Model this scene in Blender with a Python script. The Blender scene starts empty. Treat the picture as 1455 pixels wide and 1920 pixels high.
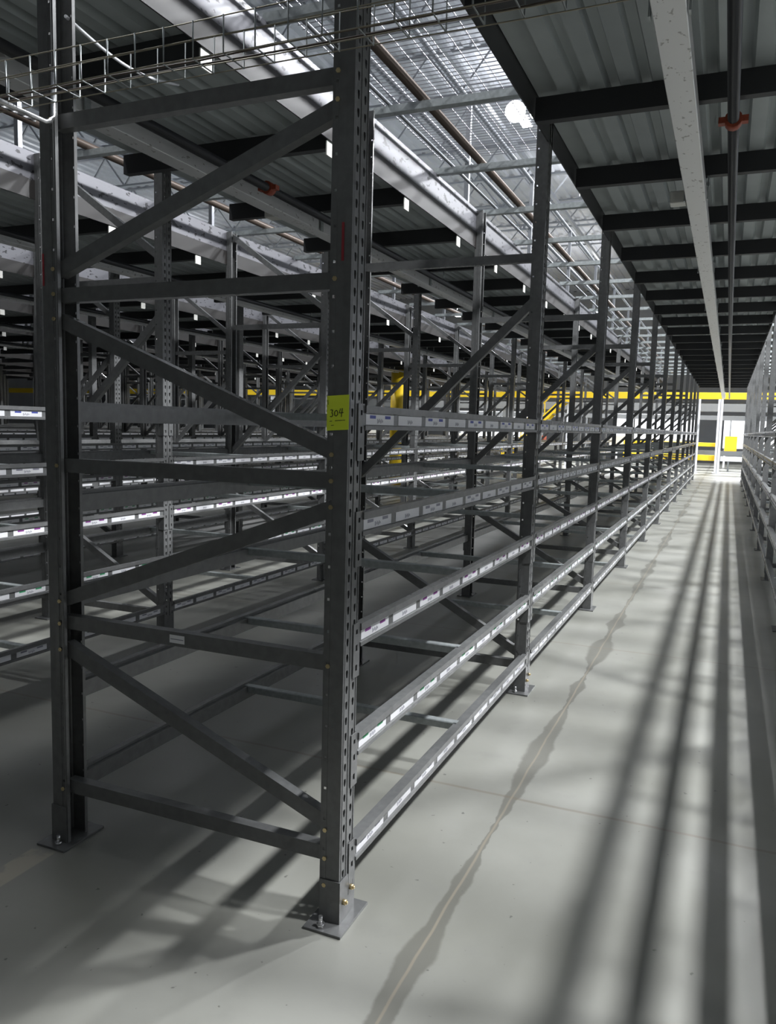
import bpy, bmesh, math, random
from mathutils import Vector, Matrix
random.seed(7)
scn = bpy.context.scene
COL = scn.collection
PI = math.pi

# ------------------------------------------------------------------ dimensions (metres)
L = 2.515          # bay pitch
D = 1.207          # frame depth
W = 2.72           # rack row pitch
PW, PD = 0.10, 0.07  # post width (along the aisle) and depth
HP = 3.58          # post height
ZB = [0.172, 0.535, 0.897, 1.254, 1.587]   # undersides of the beam levels
NB = 11            # bays per row
YEND = NB * L + PW
JZ0, JZ1 = 3.20, 3.32   # catwalk joists

# ------------------------------------------------------------------ materials
MATS = {}
def mat(name, col, rough=0.5, metal=0.0, noise=0.0, nscale=8.0, spec=0.5, bump=0.0, emit=None, stretch=(1, 1, 1)):
    m = bpy.data.materials.new(name); m.use_nodes = True
    nt = m.node_tree; b = nt.nodes['Principled BSDF']
    b.inputs['Base Color'].default_value = (*col, 1)
    b.inputs['Roughness'].default_value = rough
    b.inputs['Metallic'].default_value = metal
    b.inputs['Specular IOR Level'].default_value = spec
    if noise > 0 or bump > 0:
        tc = nt.nodes.new('ShaderNodeTexCoord')
        mp = nt.nodes.new('ShaderNodeMapping'); mp.inputs['Scale'].default_value = stretch
        nt.links.new(tc.outputs['Object'], mp.inputs['Vector'])
        n = nt.nodes.new('ShaderNodeTexNoise'); n.inputs['Scale'].default_value = nscale
        n.inputs['Detail'].default_value = 5
        nt.links.new(mp.outputs['Vector'], n.inputs['Vector'])
        if noise > 0:
            r = nt.nodes.new('ShaderNodeValToRGB')
            r.color_ramp.elements[0].position = 0.3; r.color_ramp.elements[1].position = 0.7
            r.color_ramp.elements[0].color = (*[c * (1 - noise) for c in col], 1)
            r.color_ramp.elements[1].color = (*[min(1, c * (1 + noise)) for c in col], 1)
            nt.links.new(n.outputs['Fac'], r.inputs['Fac'])
            nt.links.new(r.outputs['Color'], b.inputs['Base Color'])
        if bump > 0:
            bp = nt.nodes.new('ShaderNodeBump'); bp.inputs['Strength'].default_value = bump
            bp.inputs['Distance'].default_value = 0.002
            nt.links.new(n.outputs['Fac'], bp.inputs['Height'])
            nt.links.new(bp.outputs['Normal'], b.inputs['Normal'])
    if emit:
        b.inputs['Emission Color'].default_value = (*emit[0], 1)
        b.inputs['Emission Strength'].default_value = emit[1]
    MATS[name] = m
    return m

paint = mat('rack_paint', (0.135, 0.137, 0.136), 0.27, 0.0, noise=0.12, nscale=30, spec=0.6)
joistp = mat('joist_paint', (0.030, 0.031, 0.033), 0.5)
galv = mat('galvanised', (0.42, 0.45, 0.45), 0.42, 0.55, noise=0.15, nscale=40)
galvb = mat('galvanised_bright', (0.26, 0.27, 0.29), 0.35, 0.55, noise=0.1, nscale=25)
deckm = mat('deck_underside', (0.40, 0.435, 0.435), 0.5, 0.1, noise=0.10, nscale=2.5)
roofm = mat('roof_white', (0.55, 0.56, 0.60), 0.6, noise=0.06, nscale=1.0)
trussm = mat('truss_grey', (0.42, 0.43, 0.46), 0.5)
wire = mat('tray_wire', (0.34, 0.31, 0.24), 0.35, 0.7)
meshm = mat('mesh_wire', (0.34, 0.34, 0.37), 0.4, 0.5)
bolt = mat('brass_bolt', (0.62, 0.50, 0.28), 0.3, 0.8)
steel = mat('bolt_steel', (0.72, 0.72, 0.72), 0.25, 0.9)
white = mat('label_white', (0.80, 0.80, 0.82), 0.45)
ink = mat('label_ink', (0.25, 0.25, 0.30), 0.5)
blue = mat('label_blue', (0.05, 0.07, 0.35), 0.5)
purple = mat('label_purple', (0.22, 0.04, 0.24), 0.5)
green = mat('label_green', (0.05, 0.32, 0.14), 0.5)
notem = mat('note_paper', (0.85, 1.0, 0.06), 0.6)
inkb = mat('black_ink', (0.03, 0.035, 0.02), 0.5)
yellow = mat('safety_yellow', (0.85, 0.58, 0.02), 0.45)
red = mat('red_paint', (0.33, 0.03, 0.04), 0.5)
rust = mat('coupling_red', (0.32, 0.06, 0.025), 0.55, noise=0.3, nscale=40)
edgem = mat('edge_brown', (0.012, 0.010, 0.009), 0.5)
pipem = mat('pipe_dark', (0.045, 0.046, 0.050), 0.32, 0.2)
rustpipe = mat('pipe_brown', (0.10, 0.075, 0.06), 0.4, 0.2)
colw = mat('column_white', (0.74, 0.75, 0.78), 0.5)
machine = mat('machine_grey', (0.16, 0.17, 0.18), 0.5, 0.2)
wallm = mat('wall_panel', (0.30, 0.31, 0.33), 0.6, noise=0.05, nscale=1.5)
rubber = mat('belt_rubber', (0.03, 0.03, 0.03), 0.6)
whitebox = mat('box_white', (0.72, 0.71, 0.66), 0.5)
lampm = mat('lamp_glow', (1, 1, 1), 0.5, emit=((0.93, 0.96, 1.0), 60))
housing = mat('lamp_housing', (0.5, 0.5, 0.52), 0.4, 0.4)

def printed(name, base, dark, thr, scale, stretch):
    """sheet metal carrying blotchy ink stamps"""
    m = mat(name, base, 0.38, 0.35)
    nt = m.node_tree; b = nt.nodes['Principled BSDF']
    tc = nt.nodes.new('ShaderNodeTexCoord'); mp = nt.nodes.new('ShaderNodeMapping')
    mp.inputs['Scale'].default_value = stretch
    n = nt.nodes.new('ShaderNodeTexNoise'); n.inputs['Scale'].default_value = scale; n.inputs['Detail'].default_value = 3
    r = nt.nodes.new('ShaderNodeValToRGB')
    r.color_ramp.elements[0].position = thr; r.color_ramp.elements[1].position = thr + 0.03
    r.color_ramp.elements[0].color = (*base, 1); r.color_ramp.elements[1].color = (*dark, 1)
    nt.links.new(tc.outputs['Object'], mp.inputs['Vector']); nt.links.new(mp.outputs['Vector'], n.inputs['Vector'])
    nt.links.new(n.outputs['Fac'], r.inputs['Fac']); nt.links.new(r.outputs['Color'], b.inputs['Base Color'])
    return m
kickm = printed('kick_plate_stamped', (0.13, 0.13, 0.143), (0.02, 0.02, 0.023), 0.60, 16.0, (1, 0.8, 1.6))
trunkm = printed('trunking_zinc', (0.74, 0.74, 0.74), (0.40, 0.39, 0.38), 0.64, 40.0, (1.0, 0.5, 1))

def concrete():
    m = bpy.data.materials.new('concrete_floor'); m.use_nodes = True
    nt = m.node_tree; N = nt.nodes; K = nt.links; b = N['Principled BSDF']
    tc = N.new('ShaderNodeTexCoord'); sep = N.new('ShaderNodeSeparateXYZ')
    K.new(tc.outputs['Object'], sep.inputs[0])
    def val(op, a, c=None, clamp=False):
        n = N.new('ShaderNodeMath'); n.operation = op; n.use_clamp = clamp
        for i, v in enumerate((a, c)):
            if v is None: continue
            if isinstance(v, (int, float)): n.inputs[i].default_value = v
            else: K.new(v, n.inputs[i])
        return n.outputs[0]
    def noise(scale, detail=4, stretch=(1, 1, 1), w=0):
        mp = N.new('ShaderNodeMapping'); mp.inputs['Scale'].default_value = stretch; mp.inputs['Location'].default_value = (w, w, 0)
        K.new(tc.outputs['Object'], mp.inputs['Vector'])
        n = N.new('ShaderNodeTexNoise'); n.inputs['Scale'].default_value = scale; n.inputs['Detail'].default_value = detail
        K.new(mp.outputs['Vector'], n.inputs['Vector']); return n.outputs['Fac']
    def mix(f, a, c):
        n = N.new('ShaderNodeMix'); n.data_type = 'RGBA'
        if isinstance(f, (int, float)): n.inputs[0].default_value = f
        else: K.new(f, n.inputs[0])
        for s, v in ((6, a), (7, c)):
            if isinstance(v, tuple): n.inputs[s].default_value = (*v, 1)
            else: K.new(v, n.inputs[s])
        return n.outputs[2]
    def step(v, lo, hi):
        n = N.new('ShaderNodeMapRange'); n.inputs['From Min'].default_value = lo; n.inputs['From Max'].default_value = hi
        n.interpolation_type = 'SMOOTHSTEP'
        K.new(v, n.inputs['Value']); return n.outputs[0]
    base = mix(step(noise(0.9, 6), 0.3, 0.72), (0.222, 0.222, 0.194), (0.312, 0.312, 0.283))
    base = mix(val('MULTIPLY', step(noise(5, 6, (1, 1, 1), 3), 0.55, 0.75), 0.25), base, (0.20, 0.20, 0.185))
    base = mix(val('MULTIPLY', step(noise(26, 2, (1, 1, 1), 9), 0.72, 0.76), 0.7), base, (0.06, 0.06, 0.055))
    # sawn joints along and across the aisles, with damp stain beside the nearest one
    x, y = sep.outputs[0], sep.outputs[1]
    wob = val('MULTIPLY', val('SUBTRACT', noise(3, 2), 0.5), 0.02)
    dx = val('ABSOLUTE', val('ADD', val('SUBTRACT', val('FLOORED_MODULO', val('ADD', x, 2.04 - 0.28 + 2.72), 4.08), 2.72), wob))
    dx0 = val('ABSOLUTE', val('ADD', val('SUBTRACT', x, 0.28), wob))
    dy = val('ABSOLUTE', val('ADD', val('SUBTRACT', val('FLOORED_MODULO', val('ADD', y, 1.33 - 1.125), 2.66), 1.33), wob))
    st = val('ADD', val('MULTIPLY', step(noise(1.3, 2, (0.05, 1, 1), 5.9), 0.38, 0.75), 0.075), val('MULTIPLY', val('SUBTRACT', noise(11, 4), 0.5), 0.035))
    stain = val('SUBTRACT', 1.0, step(val('DIVIDE', dx0, val('ADD', st, 0.012)), 0.8, 1.15))
    base = mix(val('MULTIPLY', stain, 0.62), base, (0.10, 0.097, 0.08))
    jy = val('SUBTRACT', 1.0, step(dy, 0.004, 0.014))
    base = mix(val('MULTIPLY', jy, 0.45), base, (0.17, 0.135, 0.095))
    jx = val('SUBTRACT', 1.0, step(dx0, 0.002, 0.007))
    base = mix(val('MULTIPLY', jx, 0.6), base, (0.30, 0.26, 0.20))
    # a worn strip of old line paint in front of the rear post
    ax = val('SUBTRACT', 1.0, step(val('ABSOLUTE', val('ADD', x, 1.19)), 0.045, 0.055))
    ay = val('SUBTRACT', 1.0, step(val('ADD', y, val('MULTIPLY', noise(9, 3), 0.1)), -0.02, 0.0))
    ac = val('MULTIPLY', val('MULTIPLY', ax, ay), step(noise(7, 5, (1, 1, 1), 1), 0.38, 0.5))
    base = mix(val('MULTIPLY', ac, 0.7), base, (0.42, 0.38, 0.30))
    K.new(base, b.inputs['Base Color'])
    rg = N.new('ShaderNodeMapRange'); rg.inputs['To Min'].default_value = 0.28; rg.inputs['To Max'].default_value = 0.48
    K.new(noise(2.2, 5, (1, 1, 1), 2), rg.inputs['Value']); K.new(rg.outputs[0], b.inputs['Roughness'])
    bpn = N.new('ShaderNodeBump'); bpn.inputs['Strength'].default_value = 0.06; bpn.inputs['Distance'].default_value = 0.004
    K.new(noise(14, 4), bpn.inputs['Height']); K.new(bpn.outputs['Normal'], b.inputs['Normal'])
    b.inputs['Specular IOR Level'].default_value = 0.55
    return m
floorm = concrete()

# ------------------------------------------------------------------ mesh helpers
def box(bm, x0, x1, y0, y1, z0, z1, mi=0):
    vs = [bm.verts.new((x, y, z)) for z in (z0, z1) for y in (y0, y1) for x in (x0, x1)]
    for f in ((0, 2, 3, 1), (4, 5, 7, 6), (0, 1, 5, 4), (2, 6, 7, 3), (0, 4, 6, 2), (1, 3, 7, 5)):
        bm.faces.new([vs[i] for i in f]).material_index = mi
def bar(bm, p0, p1, w, h, up=(0, 0, 1), mi=0):
    """rectangular bar from p0 to p1; w sideways, h along up"""
    p0, p1 = Vector(p0), Vector(p1); d = (p1 - p0).normalized(); u = Vector(up)
    s = d.cross(u).normalized(); u = s.cross(d).normalized()
    vs = []
    for p in (p0, p1):
        for a, c in ((-1, -1), (1, -1), (1, 1), (-1, 1)):
            vs.append(bm.verts.new(p + s * a * w / 2 + u * c * h / 2))
    for f in ((3, 2, 1, 0), (4, 5, 6, 7), (0, 1, 5, 4), (1, 2, 6, 5), (2, 3, 7, 6), (3, 0, 4, 7)):
        bm.faces.new([vs[i] for i in f]).material_index = mi
def prism(bm, pts, a0, a1, axis='y', mi=0):
    """closed polygon extruded along an axis; pts are (x,z) for y, (x,y) for z, (y,z) for x"""
    def mk(p, a):
        return {'y': (p[0], a, p[1]), 'z': (p[0], p[1], a), 'x': (a, p[0], p[1])}[axis]
    A = [bm.verts.new(mk(p, a0)) for p in pts]; B = [bm.verts.new(mk(p, a1)) for p in pts]
    n = len(pts)
    bm.faces.new(A).material_index = mi; bm.faces.new(B[::-1]).material_index = mi
    for i in range(n):
        bm.faces.new([A[i], B[i], B[(i + 1) % n], A[(i + 1) % n]]).material_index = mi
def tube(bm, pts, r, n=8, mi=0):
    pts = [Vector(p) for p in pts]; rings = []
    for i, p in enumerate(pts):
        d = (pts[min(i + 1, len(pts) - 1)] - pts[max(i - 1, 0)]).normalized()
        a = Vector((0, 0, 1)) if abs(d.z) < 0.9 else Vector((1, 0, 0))
        s = d.cross(a).normalized(); u = s.cross(d)
        rings.append([bm.verts.new(p + (s * math.cos(2 * PI * k / n) + u * math.sin(2 * PI * k / n)) * r) for k in range(n)])
    for i in range(len(rings) - 1):
        for k in range(n):
            f = bm.faces.new([rings[i][k], rings[i][(k + 1) % n], rings[i + 1][(k + 1) % n], rings[i + 1][k]])
            f.material_index = mi; f.smooth = n > 4
    bm.faces.new(rings[0][::-1]).material_index = mi; bm.faces.new(rings[-1]).material_index = mi
def mesh(name, bm, mats, bevel=0.0):
    if bevel > 0:
        bmesh.ops.bevel(bm, geom=bm.edges[:], offset=bevel, segments=1, affect='EDGES', clamp_overlap=True)
    bmesh.ops.recalc_face_normals(bm, faces=bm.faces[:])
    me = bpy.data.meshes.new(name); bm.to_mesh(me); bm.free()
    for m in (mats if isinstance(mats, (list, tuple)) else [mats]): me.materials.append(m)
    return me
def put(name, me, parent=None, loc=(0, 0, 0), rz=0.0):
    o = bpy.data.objects.new(name, me); COL.objects.link(o)
    o.location = loc; o.rotation_euler = (0, 0, rz); o.parent = parent
    return o
def tag(o, label=None, cat=None, group=None, kind=None):
    if label: o['label'] = label
    if cat: o['category'] = cat
    if group: o['group'] = group
    if kind: o['kind'] = kind
    return o
def thing(name, label, cat, loc=(0, 0, 0), group=None, rz=0.0):
    return tag(put(name, None, None, loc, rz), label, cat, group)
def obj(name, bm, m, parent=None, loc=(0, 0, 0), rz=0.0, bevel=0.0):
    return put(name, mesh(name, bm, m, bevel), parent, loc, rz)
B = bmesh.new
ORD22 = 'first second third fourth fifth sixth seventh eighth ninth tenth eleventh twelfth thirteenth fourteenth fifteenth sixteenth seventeenth eighteenth nineteenth twentieth twenty-first twenty-second'.split()
ORD = ['first', 'second', 'third', 'fourth', 'fifth', 'sixth', 'seventh', 'eighth', 'ninth', 'tenth', 'eleventh', 'twelfth', 'thirteenth', 'fourteenth']
LEV = ['lowest', 'second lowest', 'middle', 'second highest', 'topmost']
ROWN = ['nearest rack row', 'second rack row', 'third rack row', 'fourth rack row', 'fifth rack row', 'sixth rack row',
        'seventh rack row', 'eighth rack row', 'ninth rack row', 'tenth rack row', 'eleventh rack row']
RIGHT = 'right-hand rack row'

# ------------------------------------------------------------------ setting
bm = B(); box(bm, -48, 10, -14, 50, -0.2, 0.0)
tag(obj('floor', bm, floorm), kind='structure')
bm = B(); RZ = 10.4
n = int(58 / 0.4); prof = []
for i in range(n):
    x = -48 + i * 0.4
    prof += [(x, RZ), (x + 0.14, RZ), (x + 0.18, RZ + 0.07), (x + 0.36, RZ + 0.07)]
prof += [(10, RZ), (10, RZ + 0.25), (-48, RZ + 0.25)]
prism(bm, prof, -14, 50, 'y')
tag(obj('ceiling', bm, roofm), kind='structure')
bm = B(); box(bm, -48, 10, 49.8, 50, 0, RZ); tag(obj('wall_back', bm, wallm), kind='structure')
bm = B(); box(bm, -48, 10, -14, -13.8, 0, RZ); tag(obj('wall_front', bm, wallm), kind='structure')
bm = B(); box(bm, 9.8, 10, -13.8, 49.8, 0, RZ); tag(obj('wall_right', bm, wallm), kind='structure')
bm = B(); box(bm, -48, -47.8, -13.8, 49.8, 0, RZ); tag(obj('wall_left', bm, wallm), kind='structure')

# roof trusses
def truss_mesh():
    bm = B(); x0, x1 = -47.7, 9.7; z0, z1 = 9.35, 10.39
    box(bm, x0, x1, -0.06, 0.06, z1 - 0.06, z1); box(bm, x0, x1, -0.06, 0.06, z0, z0 + 0.06)
    k = int((x1 - x0) / 0.8)
    for i in range(k):
        a = x0 + i * 0.8; zz = (z0 + 0.03, z1 - 0.03) if i % 2 else (z1 - 0.03, z0 + 0.03)
        bar(bm, (a, 0, zz[0]), (a + 0.8, 0, zz[1]), 0.045, 0.045, (0, 1, 0))
    return mesh('roof_truss', bm, trussm)
tm = truss_mesh()
for i in range(14):
    tag(put('roof_truss', tm, None, (0, -6 + i * 3.2, 0)), 'grey open web truss spanning under the bright white roof deck', 'truss', 'roof trusses')
bm = B()
box(bm, -0.05, 0.05, -13.7, 49.7, 9.22, 9.348)
pm = mesh('roof_purlin', bm, trussm)
for x in (-1.6, -3.2, -4.8, -6.4, -8.0, -9.6, -12.8, -16, -19.2):
    tag(put('roof_purlin', pm, None, (x, 0, 0)), 'long grey tie rail running below the roof trusses', 'rail', 'roof tie rails')

# ------------------------------------------------------------------ rack upright frames
def post_mesh(holes=True):
    """open-backed channel: perforated face at x=0 facing +x, spanning y 0..PW, z 0..HP"""
    bm = B(); p = 0.0508; n = int((HP - 0.16) / p); z0 = 0.14
    def quad(a, b, c, d): bm.faces.new([bm.verts.new(v) for v in (a, b, c, d)])
    def face(ya, yb, za, zb, x=0.0): quad((x, ya, za), (x, yb, za), (x, yb, zb), (x, ya, zb))
    if holes:
        cols = ((0.010, 0.044), (0.056, 0.090))
        for ya, yb in ((0, 0.010), (0.044, 0.056), (0.090, PW)): face(ya, yb, 0, HP)
        zt = z0 + n * p
        for ya, yb in cols:
            face(ya, yb, 0, z0); face(ya, yb, zt, HP)
            yc = (ya + yb) / 2
            for i in range(n):
                a = z0 + i * p; c = a + p / 2
                # teardrop: broad above, narrow below
                h = [(yc - 0.0035, c - 0.013), (yc + 0.0035, c - 0.013), (yc + 0.0075, c + 0.003), (yc + 0.0055, c + 0.012), (yc - 0.0055, c + 0.012), (yc - 0.0075, c + 0.003)]
                o = [(ya, a), (yb, a), (yb, c + 0.003), (yb, a + p), (ya, a + p), (ya, c + 0.003)]
                V = lambda q: bm.verts.new((0, q[0], q[1]))
                ov = [V(q) for q in o]; hv = [V(q) for q in h]
                for k in range(6):
                    bm.faces.new([ov[k], ov[(k + 1) % 6], hv[(k + 1) % 6], hv[k]])
    else:
        face(0, PW, 0, HP)
    for y in (0.0, PW):
        if holes:
            q = 0.1016; m = int((HP - 0.3) / q); xa, xb, xc = -0.062, -0.048, -0.055
            for a, b in ((0.0, xb), (xa, -PD)): quad((a, y, 0), (b, y, 0), (b, y, HP), (a, y, HP))
            quad((xb, y, 0), (xa, y, 0), (xa, y, 0.2), (xb, y, 0.2)); zt = 0.2 + m * q
            quad((xb, y, zt), (xa, y, zt), (xa, y, HP), (xb, y, HP))
            for i in range(m):
                a = 0.2 + i * q; c = a + q / 2; r = 0.0045
                o = [(xb, a), (xa, a), (xa, a + q), (xb, a + q)]; h = [(xc + r, c - r), (xc - r, c - r), (xc - r, c + r), (xc + r, c + r)]
                ov = [bm.verts.new((u, y, v)) for u, v in o]; hv = [bm.verts.new((u, y, v)) for u, v in h]
                for k in range(4): bm.faces.new([ov[k], ov[(k + 1) % 4], hv[(k + 1) % 4], hv[k]])
        else:
            quad((0, y, 0), (-PD, y, 0), (-PD, y, HP), (0, y, HP))
    for a, b in ((0.0, 0.014), (PW, PW - 0.014)):
        quad((-PD, a, 0), (-PD, b, 0), (-PD, b, HP), (-PD, a, HP))
    bmesh.ops.remove_doubles(bm, verts=bm.verts[:], dist=0.0002)
    bmesh.ops.recalc_face_normals(bm, faces=bm.faces[:])
    ctr = Vector((-0.03, PW / 2, 1.8))
    big = max(bm.faces, key=lambda f: f.calc_area()) if not holes else None
    bmesh.ops.solidify(bm, geom=bm.faces[:], thickness=0.0022)
    return mesh('post', bm, paint)
post_near, post_far = post_mesh(True), post_mesh(False)

def channel(bm, p0, p1, h=0.050, d=0.038, t=0.003):
    """C-section brace between two points in the frame plane, web on the -y side, flanges reaching back"""
    p0, p1 = Vector(p0), Vector(p1); dr = (p1 - p0).normalized(); n = Vector((0, 1, 0)); u = n.cross(dr).normalized()
    if u.z < 0: u = -u
    sec = [(0, -h / 2), (d, -h / 2), (d, -h / 2 + 0.010), (d - t, -h / 2 + 0.010), (d - t, -h / 2 + t), (t, -h / 2 + t),
           (t, h / 2 - t), (d - t, h / 2 - t), (d - t, h / 2 - 0.010), (d, h / 2 - 0.010), (d, h / 2), (0, h / 2)]
    A = [bm.verts.new(p0 + n * a + u * b) for a, b in sec]; C = [bm.verts.new(p1 + n * a + u * b) for a, b in sec]
    k = len(sec); bm.faces.new(A); bm.faces.new(C[::-1])
    for i in range(k): bm.faces.new([A[i], C[i], C[(i + 1) % k], A[(i + 1) % k]])
YB = 0.026
def brace_mesh(za, zb, xr=-0.045, h=0.050):
    bm = B(); channel(bm, (-D - xr, YB, za), (xr, YB, zb), h); return mesh('brace', bm, paint)
# end frame (towards the camera): zig-zag bracing, as (z at rear post, z at front post)
END_H = [0.220, 0.852, 1.430, 2.030, 2.614]
END_D = [(0.755, 0.315), (0.935, 1.350), (1.945, 1.510), (2.115, 2.535)]
INN_H = [0.165, 2.600]
INN_D = [(0.85, 0.23), (1.28, 2.36)]
m_endh = [brace_mesh(z, z) for z in END_H]; m_endd = [brace_mesh(a, b) for a, b in END_D]
m_innh = [brace_mesh(z, z) for z in INN_H]; m_innd = [brace_mesh(a, b) for a, b in INN_D]
m_top = brace_mesh(3.545, 2.755)
bm = B(); box(bm, -0.098, 0.036, -0.058, 0.150, 0, 0.009)
m_plate = mesh('base_plate', bm, paint, 0.001)
bm = B()   # foot sleeve round the post
for a in ((0.0022, 0.0055, -0.004, PW + 0.004), (-0.066, 0.0022, -0.0045, -0.001), (-0.066, 0.0022, PW + 0.001, PW + 0.0045)):
    box(bm, a[0], a[1], a[2], a[3], 0.009, 0.150)
m_sleeve = mesh('foot_sleeve', bm, paint)
bm = B(); tube(bm, [(0, 0, 0.009), (0, 0, 0.022)], 0.014, 6); tube(bm, [(0, 0, 0.022), (0, 0, 0.045)], 0.007, 8)
m_anchor = mesh('anchor_bolt', bm, steel)
bm = B(); tube(bm, [(0, 0, 0), (0.012, 0, 0)], 0.009, 6); tube(bm, [(0.012, 0, 0), (0.017, 0, 0)], 0.005, 6)
m_gbolt = mesh('foot_bolt', bm, bolt)
bm = B(); tube(bm, [(0, 0, 0), (0, -0.005, 0)], 0.0075, 6)
m_bolt = mesh('brace_bolt', bm, bolt)

def frame(x, y, end, label, group, detail):
    f = thing('upright_frame', label, 'rack frame', (x, y, 0), group)
    pm_ = post_near if detail >= 1 else post_far
    for nm, loc, rz in (('post', (0, 0, 0), 0), ('post', (-D, PW, 0), PI)):
        p = put(nm, pm_, f, loc, rz)
        bp_ = put('base_plate', m_plate, f, loc, rz)
        if detail >= 1:
            put('foot_sleeve', m_sleeve, f, loc, rz)
        if detail >= 2:
            put('anchor_bolt', m_anchor, bp_, (-0.045, -0.035, 0) if rz == 0 else (-0.045, 0.122, 0)); put('anchor_bolt', m_anchor, bp_, (-0.078, 0.125, 0) if rz == 0 else (0.018, -0.03, 0))
            for yy, zz in ((0.02, 0.075), (0.07, 0.100)): put('foot_bolt', m_gbolt, p, (0.0055, yy, zz))
    for m in (m_endh if end else m_innh): put('brace', m, f)
    for m in (m_endd if end else m_innd): put('diagonal_brace', m, f)
    if x < -1 and not end: put('diagonal_brace', m_top, f)
    return f

ENDLABEL = 'tall dark steel end frame with zigzag braces at the front of the %s'
def row_frames(x, name, ks, near_k):
    out = {}
    for k in ks:
        if k == 0: lab = ENDLABEL % name
        else: lab = 'dark steel upright frame, %s from the camera in the %s' % (ORD[k], name)
        det = 2 if (k <= 1 and name == ROWN[0]) else (1 if k <= near_k else 0)
        out[k] = frame(x, k * L, k == 0, lab, 'upright frames of the ' + name, det)
    return out
K0 = [0, 0, 1, 2, 3, 4, 5, 6, 7, 8, 9]
fr0 = row_frames(0, ROWN[0], range(0, NB + 1), 3)
for m in range(1, 11):
    row_frames(-W * m, ROWN[m], range(K0[m], NB + 1), 3 if m == 1 else (2 if m == 2 else -1))
XR = 1.52 + D
row_frames(XR, RIGHT, range(1, NB + 1), -1)
for k in (-2, -1, 0): frame(XR, k * L, False, 'dark steel upright frame of the right-hand rack row, behind the camera position', 'upright frames beside the camera', 0)

# details of the end frame by the camera
e = fr0[0]
for z in (0.315, 0.220, 0.13, 0.852, 1.350, 1.430, 1.510, 2.030, 2.535, 2.614):
    put('brace_bolt', m_bolt, e, (-0.052, -0.0012, z))
for z in (0.220, 0.755, 0.852, 0.935, 1.430, 1.945, 2.030, 2.115, 2.614):
    put('brace_bolt', m_bolt, e, (-D + 0.052, -0.0012, z))
bm = B(); box(bm, -0.062, 0.0, 0.0, 0.0012, 0, 0.028); box(bm, -0.058, -0.004, -0.0004, 0.0, 0.012, 0.015, 1)
st = obj('sticker', bm, [white, ink], e, (-0.62, YB - 0.0013, 0.838)); tag(st, 'white sticker')
rm = B(); box(rm, -0.004, 0.004, -0.001, 0.0, 0.0, 0.11)
rme = mesh('paint_mark', rm, red)
for loc in ((-D + 0.006, -0.0012, 2.06), (-0.028, -0.0012, 2.08)): tag(put('paint_mark', rme, e, loc), 'red paint mark')

# ------------------------------------------------------------------ shelf beams
BLEN = L - PW
PROF = [(-0.040, 0), (0.010, 0), (0.010, 0.013), (0.002, 0.015), (0.002, 0.050), (0.012, 0.053), (0.012, 0.075), (-0.018, 0.075), (-0.018, 0.062), (-0.040, 0.062)]
bm = B(); prism(bm, PROF, 0.0035, BLEN - 0.0035, 'y'); m_beam = mesh('rail', bm, paint)
def conn_mesh(far):
    """L-shaped end connector hooked on the post face"""
    bm = B(); s = 1 if not far else -1; y0 = 0 if not far else BLEN
    ya, yb = sorted((y0 - s * 0.042, y0 + s * 0.0035))
    for za, zb in ((-0.095, -0.075), (-0.055, -0.010), (0.010, 0.045), (0.060, 0.080)): box(bm, 0.0024, 0.0062, ya, yb, za, zb)
    for za, zb in ((-0.075, -0.055), (-0.010, 0.010), (0.045, 0.060)):
        w = 0.016
        box(bm, 0.0024, 0.0062, ya, ya + w, za, zb); box(bm, 0.0024, 0.0062, yb - w, yb, za, zb)
    ya, yb = sorted((y0 + s * 0.0002, y0 + s * 0.0035))
    box(bm, -0.044, 0.0024, ya, yb, -0.095, 0.080)
    return mesh('end_connector', bm, paint)
m_conn = [conn_mesh(False), conn_mesh(True)]
LW = 0.225; LPITCH = 0.2655; LN = 9
def label_geo(bm, y, variant, o=0):
    """a white shelf label with bar-code strokes; variant 0 carries coloured blocks"""
    x = 0.0021
    box(bm, x, x + 0.0009, y, y + LW, 0.0165, 0.0490, 0)
    x += 0.0009
    if variant == 0:
        for a in (0.030, 0.150): box(bm, x, x + 0.0004, y + a, y + a + 0.045, 0.036, 0.046, 1)
    for i in range(6):
        a = 0.088 + i * 0.008
        box(bm, x, x + 0.0004, y + a, y + a + 0.004, 0.021 + (i % 3) * 0.002, 0.036 - (i % 2) * 0.004, 2)
LCOL = [ink, green, purple, ink, blue]
m_lab = []
for lv in range(5):
    pair = []
    for v in (0, 1):
        bm = B(); label_geo(bm, 0, v); pair.append(mesh('shelf_label', bm, [white, LCOL[lv], ink]))
    m_lab.append(pair)
m_labrow = []
for lv in range(5):
    bm = B()
    for i in range(LN): label_geo(bm, 0.02 + i * LPITCH, i % 2)
    m_labrow.append(mesh('label_row', bm, [white, LCOL[lv], ink]))
def beam(x, k, lv, side, rown, front, labels):
    y = k * L + PW
    sidew = 'aisle side' if front else 'far side'
    lab = 'grey shelf beam, %s level, %s, %s bay of the %s' % (LEV[lv], sidew, ORD[k], rown)
    b = thing('shelf_rail', lab, 'shelf beam', (x, y, ZB[lv]) if side > 0 else (x, y + BLEN, ZB[lv]), 'shelf beams of the ' + rown, 0 if side > 0 else PI)
    put('rail_body', m_beam, b)
    if labels >= 0:
        for c in m_conn: put('end_connector', c, b)
    if labels == 2:
        for i in range(LN): put('shelf_label', m_lab[lv][i % 2], b, (0, 0.02 + i * LPITCH, 0))
    elif labels == 1:
        put('label_row', m_labrow[lv], b)
    return b
nbeam = 0
for k in range(NB):
    for lv in range(5):
        beam(0, k, lv, 1, ROWN[0], True, 2 if k < 3 else 1); nbeam += 1
        beam(-D, k, lv, -1, ROWN[0], False, 1); nbeam += 1
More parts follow.
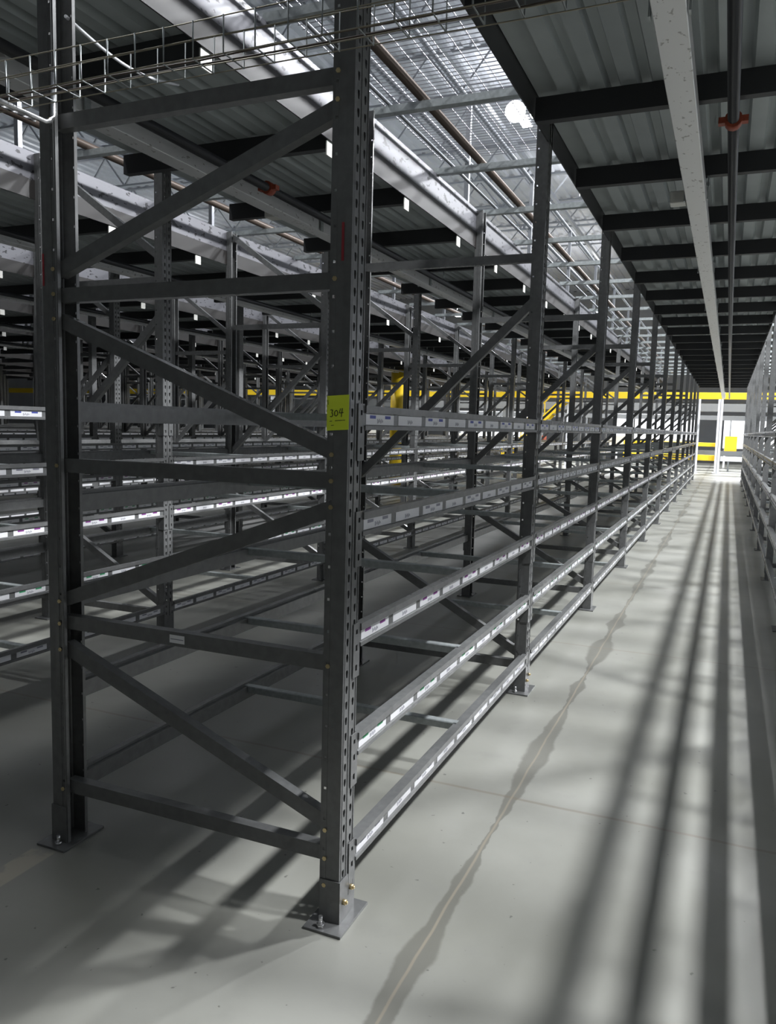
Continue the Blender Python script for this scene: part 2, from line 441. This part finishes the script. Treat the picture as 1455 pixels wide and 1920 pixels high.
for k in range(NB):
    for lv in range(5):
        beam(-W, k, lv, 1, ROWN[1], True, 2 if k < 3 else 1); nbeam += 1
        if k < 9: beam(-W - D, k, lv, -1, ROWN[1], False, 1); nbeam += 1
for k in range(1, 8):
    for lv in range(5):
        beam(1.52, k, lv, -1, RIGHT, True, 1); nbeam += 1
# everything past three hundred beams: one object
far = B()
def far_beam(bmx, x, k, lv, side):
    y0 = k * L + PW; z = ZB[lv]
    box(bmx, *sorted((x - side * 0.040, x + side * 0.010)), y0, y0 + BLEN, z, z + 0.062, 0)
    box(bmx, *sorted((x - side * 0.018, x + side * 0.012)), y0, y0 + BLEN, z + 0.062, z + 0.075, 0)
    for i in range(LN):
        a = y0 + 0.02 + i * LPITCH
        box(bmx, *sorted((x + side * 0.010, x + side * 0.0112)), a, a + LW, z + 0.018, z + 0.049, 1)
row2 = 0
for m in range(2, 11):
    for k in range(K0[m] - 1, NB):
        for lv in range(5):
            if m == 2 and 1 <= k <= 10 and nbeam < 300:
                beam(-W * m, k, lv, 1, ROWN[m], True, 1); nbeam += 1
            else:
                far_beam(far, -W * m, k, lv, 1)
            far_beam(far, -W * m - D, k, lv, -1)
for k in (-2, -1, 0, 8, 9, 10):
    for lv in range(5): far_beam(far, 1.52, k, lv, -1)
for k in range(-2, NB):
    for lv in range(5): far_beam(far, XR, k, lv, 1)
fo = obj('distant_shelf_rails', far, [paint, white])
tag(fo, 'mass of distant grey shelf beams with white labels in the farther rack rows', 'shelf beams', None, 'stuff')

# galvanised support bars lying across the beams, one in mid bay on every level
bm = B()
prism(bm, [(-0.022, -0.030), (0.022, -0.030), (0.022, 0.0), (0.018, 0.004), (-0.018, 0.004), (-0.022, 0.0)], -D + 0.041, -0.041, 'x')
for a, b in ((-D + 0.0185, -D + 0.041), (-0.041, -0.0185)): box(bm, a, b, -0.018, 0.018, 0.0, 0.004)
m_bar = mesh('support_bar', bm, galv)
for m, kk in ((0, NB), (1, 7)):
    for k in range(kk):
        for lv in range(5):
            tag(put('support_bar', m_bar, None, (-W * m, k * L + L / 2 + 0.02, ZB[lv] + 0.062)),
                'galvanised crossbar resting on the %s beams, %s bay of the %s' % (LEV[lv], ORD[k], ROWN[m]), 'support bar', 'support bars of the ' + ROWN[m])

for k in range(-1, 8):
    for lv in range(5):
        where = 'rearmost bay' if k < 0 else '%s bay' % ORD[k]
        tag(put('support_bar', m_bar, None, (XR, k * L + L / 2 + 0.02, ZB[lv] + 0.062)),
            'galvanised crossbar resting on the %s beams, %s of the %s' % (LEV[lv], where, RIGHT), 'support bar', 'support bars of the ' + RIGHT)

# ------------------------------------------------------------------ catwalk platforms over the aisles
J0, JP = 0.92, 1.20
bm = B()   # joist: C-section across the aisle (local x from 0 to 1.51)
AW = W - D
prism(bm, [(0, JZ0), (0.055, JZ0), (0.055, JZ0 + 0.006), (0.006, JZ0 + 0.006), (0.006, JZ1 - 0.006), (0.055, JZ1 - 0.006), (0.055, JZ1), (0, JZ1)], 0.006, AW - 0.006, 'x')
m_joist = mesh('joist', bm, joistp)
bm = B(); box(bm, AW - 0.0058, AW + 0.002, -0.014, 0.070, JZ0 - 0.040, JZ0 + 0.040)
m_jend = mesh('end_plate', bm, whitebox)
def deck_mesh(y0, y1):
    bm = B(); p = 0.152; n = int(AW / p); off = (AW - n * p) / 2; pts = []
    z = JZ1 + 0.001; h = 0.038
    for i in range(n):
        a = off + i * p
        pts += [(a, z + h), (a + 0.045, z + h), (a + 0.060, z), (a + 0.137, z), (a + p, z + h)]
    top = [(q[0], q[1] + 0.003) for q in pts]
    prism(bm, [(0.0, z + h)] + pts + [(AW, z + h), (AW, z + h + 0.02), (0.0, z + h + 0.02)], y0, y1, 'y')
    return mesh('deck', bm, deckm)
def platform(x, y0, y1, name, edges, plates, kick):
    """x = left side of the aisle"""
    p = thing('catwalk_platform', name, 'platform', (x, 0, 0), 'catwalk platforms above the aisles')
    put('deck', deck_mesh(y0, y1), p)
    k = math.ceil((y0 - J0 + 0.2) / JP)
    while J0 + k * JP < y1 - 0.1:
        j = put('joist', m_joist, p, (0, J0 + k * JP, 0))
        if plates: put('end_plate', m_jend, j)
        k += 1
    zt = JZ1 + 0.06
    for xx, on in ((0.0, 0), (AW, 1)):
        if edges[on]:
            bm = B(); s = 1 if xx == 0 else -1
            box(bm, *sorted((xx - s * 0.012, xx - s * 0.004)), y0, y1, JZ0 + (0.045 if (on and kick[1]) else 0.03), zt)
            box(bm, *sorted((xx - s * 0.012, xx + s * 0.045)), y0, y1, zt, zt + 0.006)
            tag(obj('edge_beam', bm, edgem if (on and kick) else joistp, p))
        if kick[on]:
            bm = B(); s = 1 if xx == 0 else -1
            box(bm, *sorted((xx - s * 0.004, xx - s * 0.001)), y0, y1, zt + 0.006, zt + 0.205)
            box(bm, *sorted((xx - s * 0.004, xx + s * 0.030)), y0, y1, zt + 0.205, zt + 0.209)
            obj('kick_plate', bm, kickm, p)
    return p
def guard_rail(x, y0, y1, lab):
    t = thing('guard_rail', lab, 'guard rail', (x, y0, JZ1 + 0.06), 'guard rails along the catwalks')
    bm = B(); tube(bm, [(0, 0, 1.07), (0, y1 - y0, 1.07)], 0.021, 8); obj('top_rail', bm, galvb, t)
    bm = B(); tube(bm, [(0, 0, 0.56), (0, y1 - y0, 0.56)], 0.021, 8); obj('mid_rail', bm, galvb, t)
    bm = B(); yy = 0.1
    pm2 = None
    while yy < y1 - y0:
        if pm2 is None:
            b2 = B(); box(b2, -0.02, 0.02, -0.02, 0.02, 0.0, 1.08); pm2 = mesh('rail_post', b2, galvb)
        put('rail_post', pm2, t, (0, yy, 0)); yy += 2.4
    bm.free()
YP = 28.6
# right-hand aisle: x 0..1.52 ; left aisles: x -W*m+... from row m rear (-W*m-D) to row m+1 front (-W*(m+1))
platform(0.004, -9.0, YP, 'corrugated steel catwalk with dark joists above the open aisle at right', (True, True), False, (False, True))
platform(XR + 0.004, -9.0, YP, 'added unseen corrugated catwalk beyond the right-hand rack row, shading the aisle', (True, True), False, (False, True))  # added out of view to block the right-hand lamps from the aisle floor
PN = ['second', 'third', 'fourth', 'fifth', 'sixth', 'seventh', 'eighth', 'ninth', 'tenth', 'eleventh']
for m in range(0, 10):
    y0 = -0.1
    platform(-W * (m + 1) + 0.002, y0, YP, 'grey corrugated catwalk with dark joists, between the %s and %s' % (ROWN[m], ROWN[m + 1]), (False, True), m < 6, (m > 0 and False, True))
    if m < 6:
        guard_rail(-W * m - D - 0.02, y0, YP, 'galvanised guard rail on the catwalk edge behind the ' + ROWN[m])

# trunking, sprinkler pipe and couplings under each platform
def under(xl, y0, y1, lab, boxes, clamps):
    xc = xl + AW / 2
    t = thing('cable_trunking', 'long pale zinc cable trunking hung below ' + lab, 'trunking', (xc, y0, 0), 'cable trunkings below the catwalks')
    bm = B(); box(bm, -0.058, 0.058, 0, y1 - y0, 3.062, 3.14); obj('trunk', bm, trunkm, t, bevel=0.003)
    bm = B()
    bx = B(); box(bx, -0.075, 0.075, -0.02, 0.02, 3.14, 3.16)
    for a in (-0.068, 0.068): box(bx, a - 0.004, a + 0.004, -0.02, 0.02, 3.06, JZ0 + 0.004)
    hm = mesh('hanger', bx, galv)
    k = math.ceil((y0 - J0 + 0.2) / JP)
    while J0 + k * JP < y1 - 0.1:
        if k % 2 == 0: put('hanger', hm, t, (0, J0 + k * JP + 0.03 - y0, 0))
        k += 1
    bm.free()
    for yb in boxes:
        b2 = B(); box(b2, -0.16, -0.062, yb - y0 - 0.05, yb - y0 + 0.05, 3.07, 3.145); obj('junction_box', b2, whitebox, t, bevel=0.004)
    p = thing('sprinkler_pipe', 'dark sprinkler pipe running below ' + lab, 'pipe', (xc + 0.21, y0, 3.09), 'sprinkler pipes below the catwalks')
    b2 = B(); tube(b2, [(0, 0, 0), (0, y1 - y0, 0)], 0.026, 12); obj('pipe', b2, pipem, p)
    for yc in clamps:
        b2 = B(); tube(b2, [(0, yc - y0 - 0.03, 0), (0, yc - y0 + 0.03, 0)], 0.040, 12)
        for s in (-1, 1): box(b2, *sorted((s * 0.036, s * 0.066)), yc - y0 - 0.022, yc - y0 + 0.022, -0.014, 0.014)
        tag(obj('coupling', b2, rust, p), 'rusty red pipe coupling')
    b2 = B(); k = math.ceil((y0 - J0 + 0.2) / JP); hz = None
    while J0 + k * JP < y1 - 0.1:
        if k % 3 == 1:
            if hz is None:
                b3 = B(); tube(b3, [(0, 0, 0.026), (0, 0, JZ0 - 3.09 + 0.004)], 0.005, 6); hz = mesh('hanger_rod', b3, galv)
            put('hanger_rod', hz, p, (0, J0 + k * JP + 0.03 - y0, 0))
        k += 1
    b2.free()
under(0.004, -8.9, YP + 4.5, 'the catwalk over the right aisle', (3.45,), (2.12,))
for m in range(0, 5):
    y0 = 0.0 if m < 2 else (K0[m + 1] - 1) * L + 0.1
    under(-W * (m + 1), y0, YP, 'the catwalk behind the ' + ROWN[m], (2.95,) if m == 0 else (), (2.36,) if m == 0 else ())

# cross ties between the platforms, above the racks, and a pipe along them
bm = B(); prism(bm, [(-0.03, 3.585), (0.03, 3.585), (0.03, 3.63), (0.024, 3.63), (0.024, 3.591), (-0.024, 3.591), (-0.024, 3.63), (-0.03, 3.63)], -D - 0.015, 0.012, 'x')
m_tie = mesh('cross_tie', bm, galv)
bm = B(); prism(bm, [(-0.06, 3.585), (0.06, 3.585), (0.06, 3.63), (0.054, 3.63), (0.054, 3.591), (-0.054, 3.591), (-0.054, 3.63), (-0.06, 3.63)], -D - 0.015, 0.012, 'x')
m_tiew = mesh('cross_tie', bm, galv)  # unseen right-row ties, widened so they cast broader shadow bands on the aisle
for m in (0, 1, 2, -1):
    for k in range(0, 22):
        y = 0.21 + 1.2575 * k
        tag(put('cross_tie', m_tie if m >= 0 else m_tiew, None, (-W * m if m >= 0 else XR, y, 0)), 'galvanised channel tie, %s from the camera, across the top of the ' % ORD22[k] + (ROWN[m] if m >= 0 else RIGHT), 'cross tie', 'cross ties over the ' + (ROWN[m] if m >= 0 else RIGHT))
for m, lab in ((0, 'dark brown pipe running along the cross ties over the nearest rack row'), (1, 'dark brown pipe running along the cross ties over the second rack row')):
    bm = B(); tube(bm, [(0, 0.1, 0), (0, YP, 0)], 0.03, 10)
    tag(obj('overhead_pipe', bm, rustpipe, None, (-0.86 - W * m, 0, 3.661)), lab, 'pipe')
bm = B(); tube(bm, [(0, 0.1, 0), (0, YP, 0)], 0.012, 8)
tag(obj('conduit', bm, galvb, None, (-1.08, 0, 3.643)), 'thin bright conduit running along the cross ties over the nearest rack row', 'conduit')
for x, z, r_, y0, y1, x2, lab in ((-0.14, 3.676, 0.045, 0.1, YP, -0.14, 'pale pipe lying along the ties beside the right-hand catwalk edge'),):
    t = thing('overhead_pipe', lab, 'pipe', (0, 0, 0))
    bm = B(); tube(bm, [(x, y0, z), (x2, y1, z)], r_, 12); obj('pipe', bm, galvb, t)
    if z > 4:
        for i in range(5):
            q = (0.2 + i * 0.15) if y1 > 20 else (0.1 + i * 0.2)
            bm = B(); tube(bm, [(x + (x2 - x) * q, y0 + (y1 - y0) * q, z + r_ * 0.9), (x + (x2 - x) * q, y0 + (y1 - y0) * q, 13.61)], 0.006, 6); obj('hanger_rod', bm, galvb, t)
# wire mesh panels on the ties over the first bays
bm = B(); yy = 0.0
while yy <= 1.2501:
    box(bm, -D + 0.02, -0.02, yy - 0.002, yy + 0.002, 0.0, 0.004); yy += 0.05
xx = -D + 0.03
while xx < -0.02:
    box(bm, xx - 0.002, xx + 0.002, 0.0, 1.25, 0.004, 0.008); xx += 0.1
m_mesh = mesh('wire_mesh_panel', bm, meshm)
for i in range(3):
    tag(put('wire_mesh_panel', m_mesh, None, (0, 0.22 + 1.2575 * i, 3.694)), '%s wire mesh panel from the camera, lying over the nearest rack row' % ORD[i].replace('first', 'closest'), 'mesh panel', 'wire mesh panels over the nearest rack row')

# ------------------------------------------------------------------ wire basket tray across the row ends, with bracket
t = thing('wire_basket_tray', 'thin wire basket cable tray crossing in front of the nearest end frame', 'cable tray', (0, 0, 0))
YN, YF, ZT0, ZT1 = -0.225, -0.125, 2.605, 2.705
bm = B()
for y, z in ((YN, ZT1), (YN, ZT1 - 0.05), (YN, ZT0), (YN + 0.05, ZT0), (YF, ZT0), (YF, ZT1 - 0.05), (YF, ZT1)):
    pts = [(-4.0 + i * 0.35, y + random.uniform(-.002, .002), z + random.uniform(-.003, .003)) for i in range(19)]
    tube(bm, pts, 0.0018, 6)
obj('long_wires', bm, wire, t)
bm = B(); tube(bm, [(0, YN, ZT1), (0, YN, ZT0), (0, YF, ZT0), (0, YF, ZT1)], 0.0026, 6)
hm = mesh('hoop', bm, galv); x = -3.95
while x < 2.2:
    put('hoop', hm, t, (x, 0, 0)); x += 0.1016
for i in range(2):
    bm = B(); pts = [(-4.0 + j * 0.3, YN + 0.025 + i * 0.035 + random.uniform(-.006, .006), ZT0 + 0.007 + random.uniform(0, .002)) for j in range(21)]
    tube(bm, pts, 0.0028, 6)
    tag(obj('thin_cable', bm, rustpipe), 'thin brown cable lying in the wire basket tray, on the ' + ('camera side' if i == 0 else 'rack side'), 'cable')
t = thing('tray_bracket', 'bright slotted steel bracket carrying the wire tray on the left post', 'bracket', (-1.135, 0, 0))
bm = B(); tube(bm, [(0.0, -0.004, 2.76), (0.0, -0.010, 2.62), (0.0, -0.022, 2.598), (0.0, -0.045, 2.590), (0.0, -0.26, 2.590)], 0.009, 8); obj('rod', bm, steel, t)
bm = B()
for i in range(5):
    y = -0.06 - i * 0.042
    box(bm, -0.030, -0.010, y - 0.030, y - 0.012, 2.586, 2.592); box(bm, -0.030, -0.024, y - 0.042, y, 2.586, 2.592)
box(bm, -0.012, -0.008, -0.27, -0.05, 2.586, 2.592)
obj('slotted_arm', bm, steel, t)
# a loose white cable swinging below the second catwalk
bm = B(); pts = []
for i in range(13):
    s = i / 12; pts.append((-1.16 - 0.30 * s, 0.08 + 1.0 * s, 2.985 + 0.20 * s - 0.05 * math.sin(PI * s)))
tube(bm, pts, 0.006, 8)
tag(obj('flexible_conduit', bm, colw), 'thin pale flexible conduit drooping from the left post to the catwalk', 'conduit')

# ------------------------------------------------------------------ note on the post
t = thing('paper_note', 'lime green handwritten note stuck on the nearest post', 'note', (-0.033, -0.0035, 1.634))
bm = B(); nx = 8
rows = []
for j in range(3):
    z = -0.052 + 0.052 * j
    rows.append([bm.verts.new((-0.037 + 0.074 * i / nx, -0.0008 - 0.0012 * math.sin(PI * i / nx), z + 0.0006 * i)) for i in range(nx + 1)])
for j in range(2):
    for i in range(nx): bm.faces.new([rows[j][i], rows[j][i + 1], rows[j + 1][i + 1], rows[j + 1][i]])
bmesh.ops.recalc_face_normals(bm, faces=bm.faces[:])
bmesh.ops.solidify(bm, geom=bm.faces[:], thickness=0.0004)
obj('paper', bm, notem, t)
bm = B()
def stroke(pts, w=0.0022):
    for a, b in zip(pts[:-1], pts[1:]): bar(bm, (a[0], -0.0030, a[1]), (b[0], -0.0030, b[1]), 0.0006, w, (b[1] - a[1], 0, a[0] - b[0]) if a != b else (0, 0, 1))
stroke([(-0.024, 0.010), (-0.016, 0.010), (-0.019, 0.002), (-0.015, -0.004), (-0.019, -0.010), (-0.025, -0.009)])
stroke([(-0.004, 0.010), (-0.010, 0.004), (-0.009, -0.006), (-0.004, -0.008), (0.001, -0.002), (0.000, 0.006), (-0.004, 0.010)])
stroke([(0.010, 0.015), (0.006, 0.002), (0.020, 0.003)]); stroke([(0.016, 0.016), (0.013, -0.010)])
stroke([(-0.008, -0.022), (0.026, -0.019)], 0.0016); stroke([(-0.026, -0.024), (-0.018, -0.023)], 0.0016)
stroke([(-0.021, -0.036), (-0.012, -0.035)], 0.0016); stroke([(-0.033, 0.040), (-0.032, 0.026)], 0.0016)
obj('handwriting', bm, inkb, t)

# ------------------------------------------------------------------ far end of the hall
def far_rail(x0, x1, y, z0, z1, m, lab, name='barrier_rail'):
    bm = B(); box(bm, x0, x1, y - 0.06, y + 0.06, z0, z1)
    return tag(obj(name, bm, m, bevel=0.01), lab, 'rail')
def column(x, y, w, h, m, lab, name='building_column'):
    t = thing(name, lab, 'column', (x, y, 0))
    bm = B()   # H-section
    box(bm, -w / 2, w / 2, -w / 2, -w / 2 + 0.015, 0.02, h); box(bm, -w / 2, w / 2, w / 2 - 0.015, w / 2, 0.02, h); box(bm, -0.008, 0.008, -w / 2, w / 2, 0.02, h)
    obj('shaft', bm, m, t)
    bm = B(); box(bm, -w * .8, w * .8, -w * .8, w * .8, 0, 0.02); obj('base_plate', bm, m, t)
    return t
far_rail(-46, 7.5, 34.0, 3.08, 3.36, yellow, 'long yellow beam crossing the far end of the hall above the conveyors')
column(-0.20, 33.9, 0.16, 3.08, colw, 'white column under the yellow beam, beside the nearest rack row end')
column(0.66, 33.9, 0.20, 3.08, colw, 'white column under the yellow beam, standing mid aisle at the far end')
column(-5.6, 33.9, 0.16, 3.08, colw, 'white column under the yellow beam near the yellow stairs')
column(-12.5, 33.9, 0.16, 3.08, colw, 'white column under the yellow beam, left of the yellow bumper column')
column(-21.0, 33.9, 0.16, 3.08, colw, 'white column under the yellow beam far to the left')
for z0, z1, lab in ((1.10, 1.26, 'upper yellow rail of the conveyor guard at the end of the aisle'), (0.50, 0.74, 'lower yellow rail of the conveyor guard at the end of the aisle')):
    far_rail(-3.2, 0.55, 34.25, z0, z1, yellow, lab)
# conveyors behind the rails
def conveyor(x0, x1, y, z, lab):
    t = thing('conveyor', lab, 'conveyor', (x0, y, 0), 'conveyors at the far end')
    bm = B(); box(bm, 0, x1 - x0, -0.35, 0.35, z - 0.06, z); obj('belt', bm, rubber, t)
    for s in (-1, 1):
        bm = B(); box(bm, 0, x1 - x0, s * 0.36 - 0.03, s * 0.36 + 0.03, z - 0.16, z + 0.05); obj('side_frame', bm, machine, t)
    bl = B(); box(bl, -0.04, 0.04, -0.38, 0.38, 0, 0.03); 
    for s in (-1, 1): box(bl, -0.03, 0.03, s * 0.36 - 0.03, s * 0.36 + 0.03, 0, z - 0.16)
    box(bl, -0.025, 0.025, -0.36, 0.36, z * 0.4, z * 0.4 + 0.05)
    lm = mesh('leg', bl, machine); x = 0.3
    while x < x1 - x0: put('leg', lm, t, (x, 0, 0)); x += 2.2
conveyor(-30, 6, 36.2, 0.85, 'low grey belt conveyor behind the yellow rails at the far end')
conveyor(-30, 6, 38.6, 2.45, 'high grey belt conveyor above and behind the low one')
for i, (x, w, h, m) in enumerate(((1.15, .5, .7, yellow), (-1.2, .8, .5, whitebox), (-3.6, .9, .6, whitebox), (-7.5, .8, .5, rust), (-11, 1.0, .5, whitebox), (-16, .8, .6, whitebox))):
    nm = ['yellow machine box on the low conveyor at the end of the aisle', 'white carton on the low conveyor behind the first rack row end', 'second white carton on the low conveyor, left of the aisle',
          'rust red tote on the low conveyor near the yellow stairs', 'wide white carton on the low conveyor left of the stairs', 'white carton farthest left on the low conveyor'][i]
    bm = B(); box(bm, x - w / 2, x + w / 2, 35.95, 36.45, 0.85, 0.85 + h); box(bm, x - w / 2 - .01, x + w / 2 + .01, 35.94, 36.46, 0.85 + h * .8, 0.85 + h * .84)
    tag(obj('carton' if m is whitebox else ('tote' if m is rust else 'machine_box'), bm, m), nm, 'box')
# stairs
t = thing('yellow_stairs', 'yellow steel stairs rising behind the rack rows at the far end', 'stairs', (-8.6, 33.0, 0))
for y in (0, 0.8):
    bm = B(); bar(bm, (0, y, 0.1), (3.0, y, 3.05), 0.04, 0.24, (0, 0, 1)); obj('stringer', bm, yellow, t)
    bm = B(); bar(bm, (0, y, 1.0), (3.0, y, 3.95), 0.04, 0.05); obj('handrail', bm, yellow, t)
    for q in range(4):
        bm = B(); box(bm, 0.2 + q * .85, 0.24 + q * .85, y - 0.02, y + 0.02, 0.25 + q * .84, 1.2 + q * .84); obj('baluster', bm, yellow, t)
st_ = B(); box(st_, 0, 0.28, 0.02, 0.78, 0, 0.04); stm = mesh('tread', st_, machine)
for q in range(11): put('tread', stm, t, (0.1 + q * .265, 0, 0.22 + q * .262))
# yellow column guard
t = thing('yellow_bumper_column', 'round yellow padded column between the third and fourth rack rows', 'column', (-7.42, 18.3, 0))
bm = B(); tube(bm, [(0, 0, 0), (0, 0, 3.15)], 0.22, 24); obj('padding', bm, yellow, t)
for z in (0.9, 2.0):
    bm = B(); tube(bm, [(0, 0, z), (0, 0, z + 0.05)], 0.226, 24); obj('strap', bm, rubber, t)

# ------------------------------------------------------------------ lamps
lamp_bm = B(); box(lamp_bm, -0.14, 0.14, -0.30, 0.30, 0.06, 0.13)
hmesh = mesh('housing', lamp_bm, housing, 0.01)
lamp_bm = B(); box(lamp_bm, -0.11, 0.11, -0.27, 0.27, 0.045, 0.059)
lmesh = mesh('lens', lamp_bm, lampm)
lamp_bm = B(); tube(lamp_bm, [(0, 0, 0.13), (0, 0, 1.45)], 0.006, 6)
cmesh = mesh('suspension_rod', lamp_bm, galv)
pl_cache = {}
def light_data(power, size, cone=155):
    key = (power, size, cone)
    if key not in pl_cache:
        d = bpy.data.lights.new('high_bay_light', 'SPOT' if size < 0.4 else 'POINT'); d.energy = power
        if size < 0.4: d.spot_size = math.radians(cone); d.spot_blend = 0.3
        d.shadow_soft_size = size; d.color = (0.95, 0.97, 1.0)
        pl_cache[key] = d
    return pl_cache[key]
def high_bay(x, y, power, z=8.96, lab=None, grp='high bay lamps under the roof', cone=155):
    t = thing('high_bay_lamp', lab or 'white LED high bay lamp hung from the roof trusses', 'lamp', (x, y, z), grp)
    put('housing', hmesh, t); put('lens', lmesh, t); put('suspension_rod', cmesh, t)
    o = bpy.data.objects.new('high_bay_light', light_data(power, 0.27, cone)); COL.objects.link(o); o.location = (0, 0, -0.36); o.parent = t
    u = bpy.data.objects.new('high_bay_uplight', light_data(power * UPL, 0.21, 150)); COL.objects.link(u); u.location = (0, 0, 0.36); u.rotation_euler = (PI, 0, 0); u.parent = t
    return t
UPL = 0.06
PWR = 4300
for iy in range(6): high_bay(5.05, 0.8 + iy * 5.2, PWR * 1.25)
gl = high_bay(-4.0, 17.6, PWR * 0.35, 8.96, 'bright twin-headed lamp seen through the roof gap beside the right-hand catwalk', 'glare lamp')
for dx_, rr in ((-0.16, 0.24), (0.33, 0.13)):
    b2 = B(); bmesh.ops.create_uvsphere(b2, u_segments=20, v_segments=12, radius=rr, matrix=Matrix.Translation((dx_, -0.35, rr * 0.9)))
    obj('lamp_head', b2, lampm, gl)
high_bay(-4.0, 25.2, PWR * 0.6)
for iy in range(2): high_bay(-13.0, 19.0 + iy * 7.6, PWR * 0.8, cone=125)
for iy in range(2): high_bay(-22.0, 19.0 + iy * 7.6, PWR * 0.8, cone=125)
for x in (-12, -5, 1.5):
    high_bay(x, 36.8, PWR * 2.0, 7.2, 'white LED high bay lamp hung low over the far conveyors', 'high bay lamps over the far conveyors', 118)
high_bay(-4.0, -0.12, PWR * 0.19)

w = bpy.data.worlds.new('World'); scn.world = w; w.use_nodes = True
w.node_tree.nodes['Background'].inputs[0].default_value = (0.75, 0.82, 1.0, 1)
w.node_tree.nodes['Background'].inputs[1].default_value = 0.035

bm = B(); box(bm, -16.0, -0.02, -9.0, -2.7, JZ0, JZ1 + 0.06)  # unseen slab on posts, added to keep roof light off the camera-side rack faces
t = tag(obj('unseen_light_blocker', bm, deckm), 'added grey slab behind the camera position, blocking roof light', 'platform')
for x in (-15.8, -8.0, -0.2):
    for y in (-8.8, -2.9):
        bm = B(); box(bm, x - 0.06, x + 0.06, y - 0.06, y + 0.06, 0, JZ0); obj('blocker_post', bm, paint, t)
for x0, x1, z0, z1, y, m, nm, lab in ((0.8, 4.5, 0.95, 2.45, 40.5, colw, 'partition', 'bright white partition behind the conveyors at the end of the aisle'),
                                (-4.5, -0.6, 1.3, 2.6, 41.5, colw, 'partition', 'white partition behind the nearest rack row end'),
                                (-14.0, -9.0, 1.2, 2.6, 41.5, colw, 'partition', 'white partition left of the yellow stairs')):
    bm = B(); box(bm, x0, x1, y - 0.05, y + 0.05, z0, z1)
    q = 0
    for xx in (x0 + 0.1, (x0 + x1) / 2, x1 - 0.1): box(bm, xx - 0.04, xx + 0.04, y + 0.05, y + 0.11, 0, z1)
    tag(obj(nm, bm, m), lab, 'partition')
bm = B(); box(bm, -30, 7.5, 37.34, 37.46, 2.66, 3.02)
for xx in (-29.8, -18, -9.5, 7.2): box(bm, xx - 0.08, xx + 0.08, 37.35, 37.45, 0, 2.66)
tag(obj('deck_girder', bm, machine), 'dark grey deck girder on posts under the yellow beam at the far end', 'girder')
far_rail(0.78, 3.5, 34.25, 0.50, 0.70, colw, 'low white rail right of the mid aisle column at the far end')

# ------------------------------------------------------------------ camera
F = 1483.7
cam = bpy.data.cameras.new('camera'); co = bpy.data.objects.new('camera', cam); COL.objects.link(co)
cam.sensor_fit = 'VERTICAL'; cam.sensor_height = 24; cam.sensor_width = 24
cam.lens = F / 1920 * 24; cam.clip_start = 0.05; cam.clip_end = 200
yaw, pit, rol = 0.4024, -0.1076, 0.0257
f = Vector((-math.sin(yaw) * math.cos(pit), math.cos(yaw) * math.cos(pit), math.sin(pit)))
r = Vector((math.cos(yaw), math.sin(yaw), 0)); u = r.cross(f)
r2 = r * math.cos(rol) + u * math.sin(rol); u2 = -r * math.sin(rol) + u * math.cos(rol)
M = Matrix((r2, u2, -f)).transposed().to_4x4(); M.translation = Vector((1.0487, -2.1420, 1.5993))
co.matrix_world = M
scn.camera = co
vs = scn.view_settings
vs.view_transform = 'Standard'; vs.look = 'None'; vs.gamma = 1; vs.use_curve_mapping = False
vs.exposure = -0.65
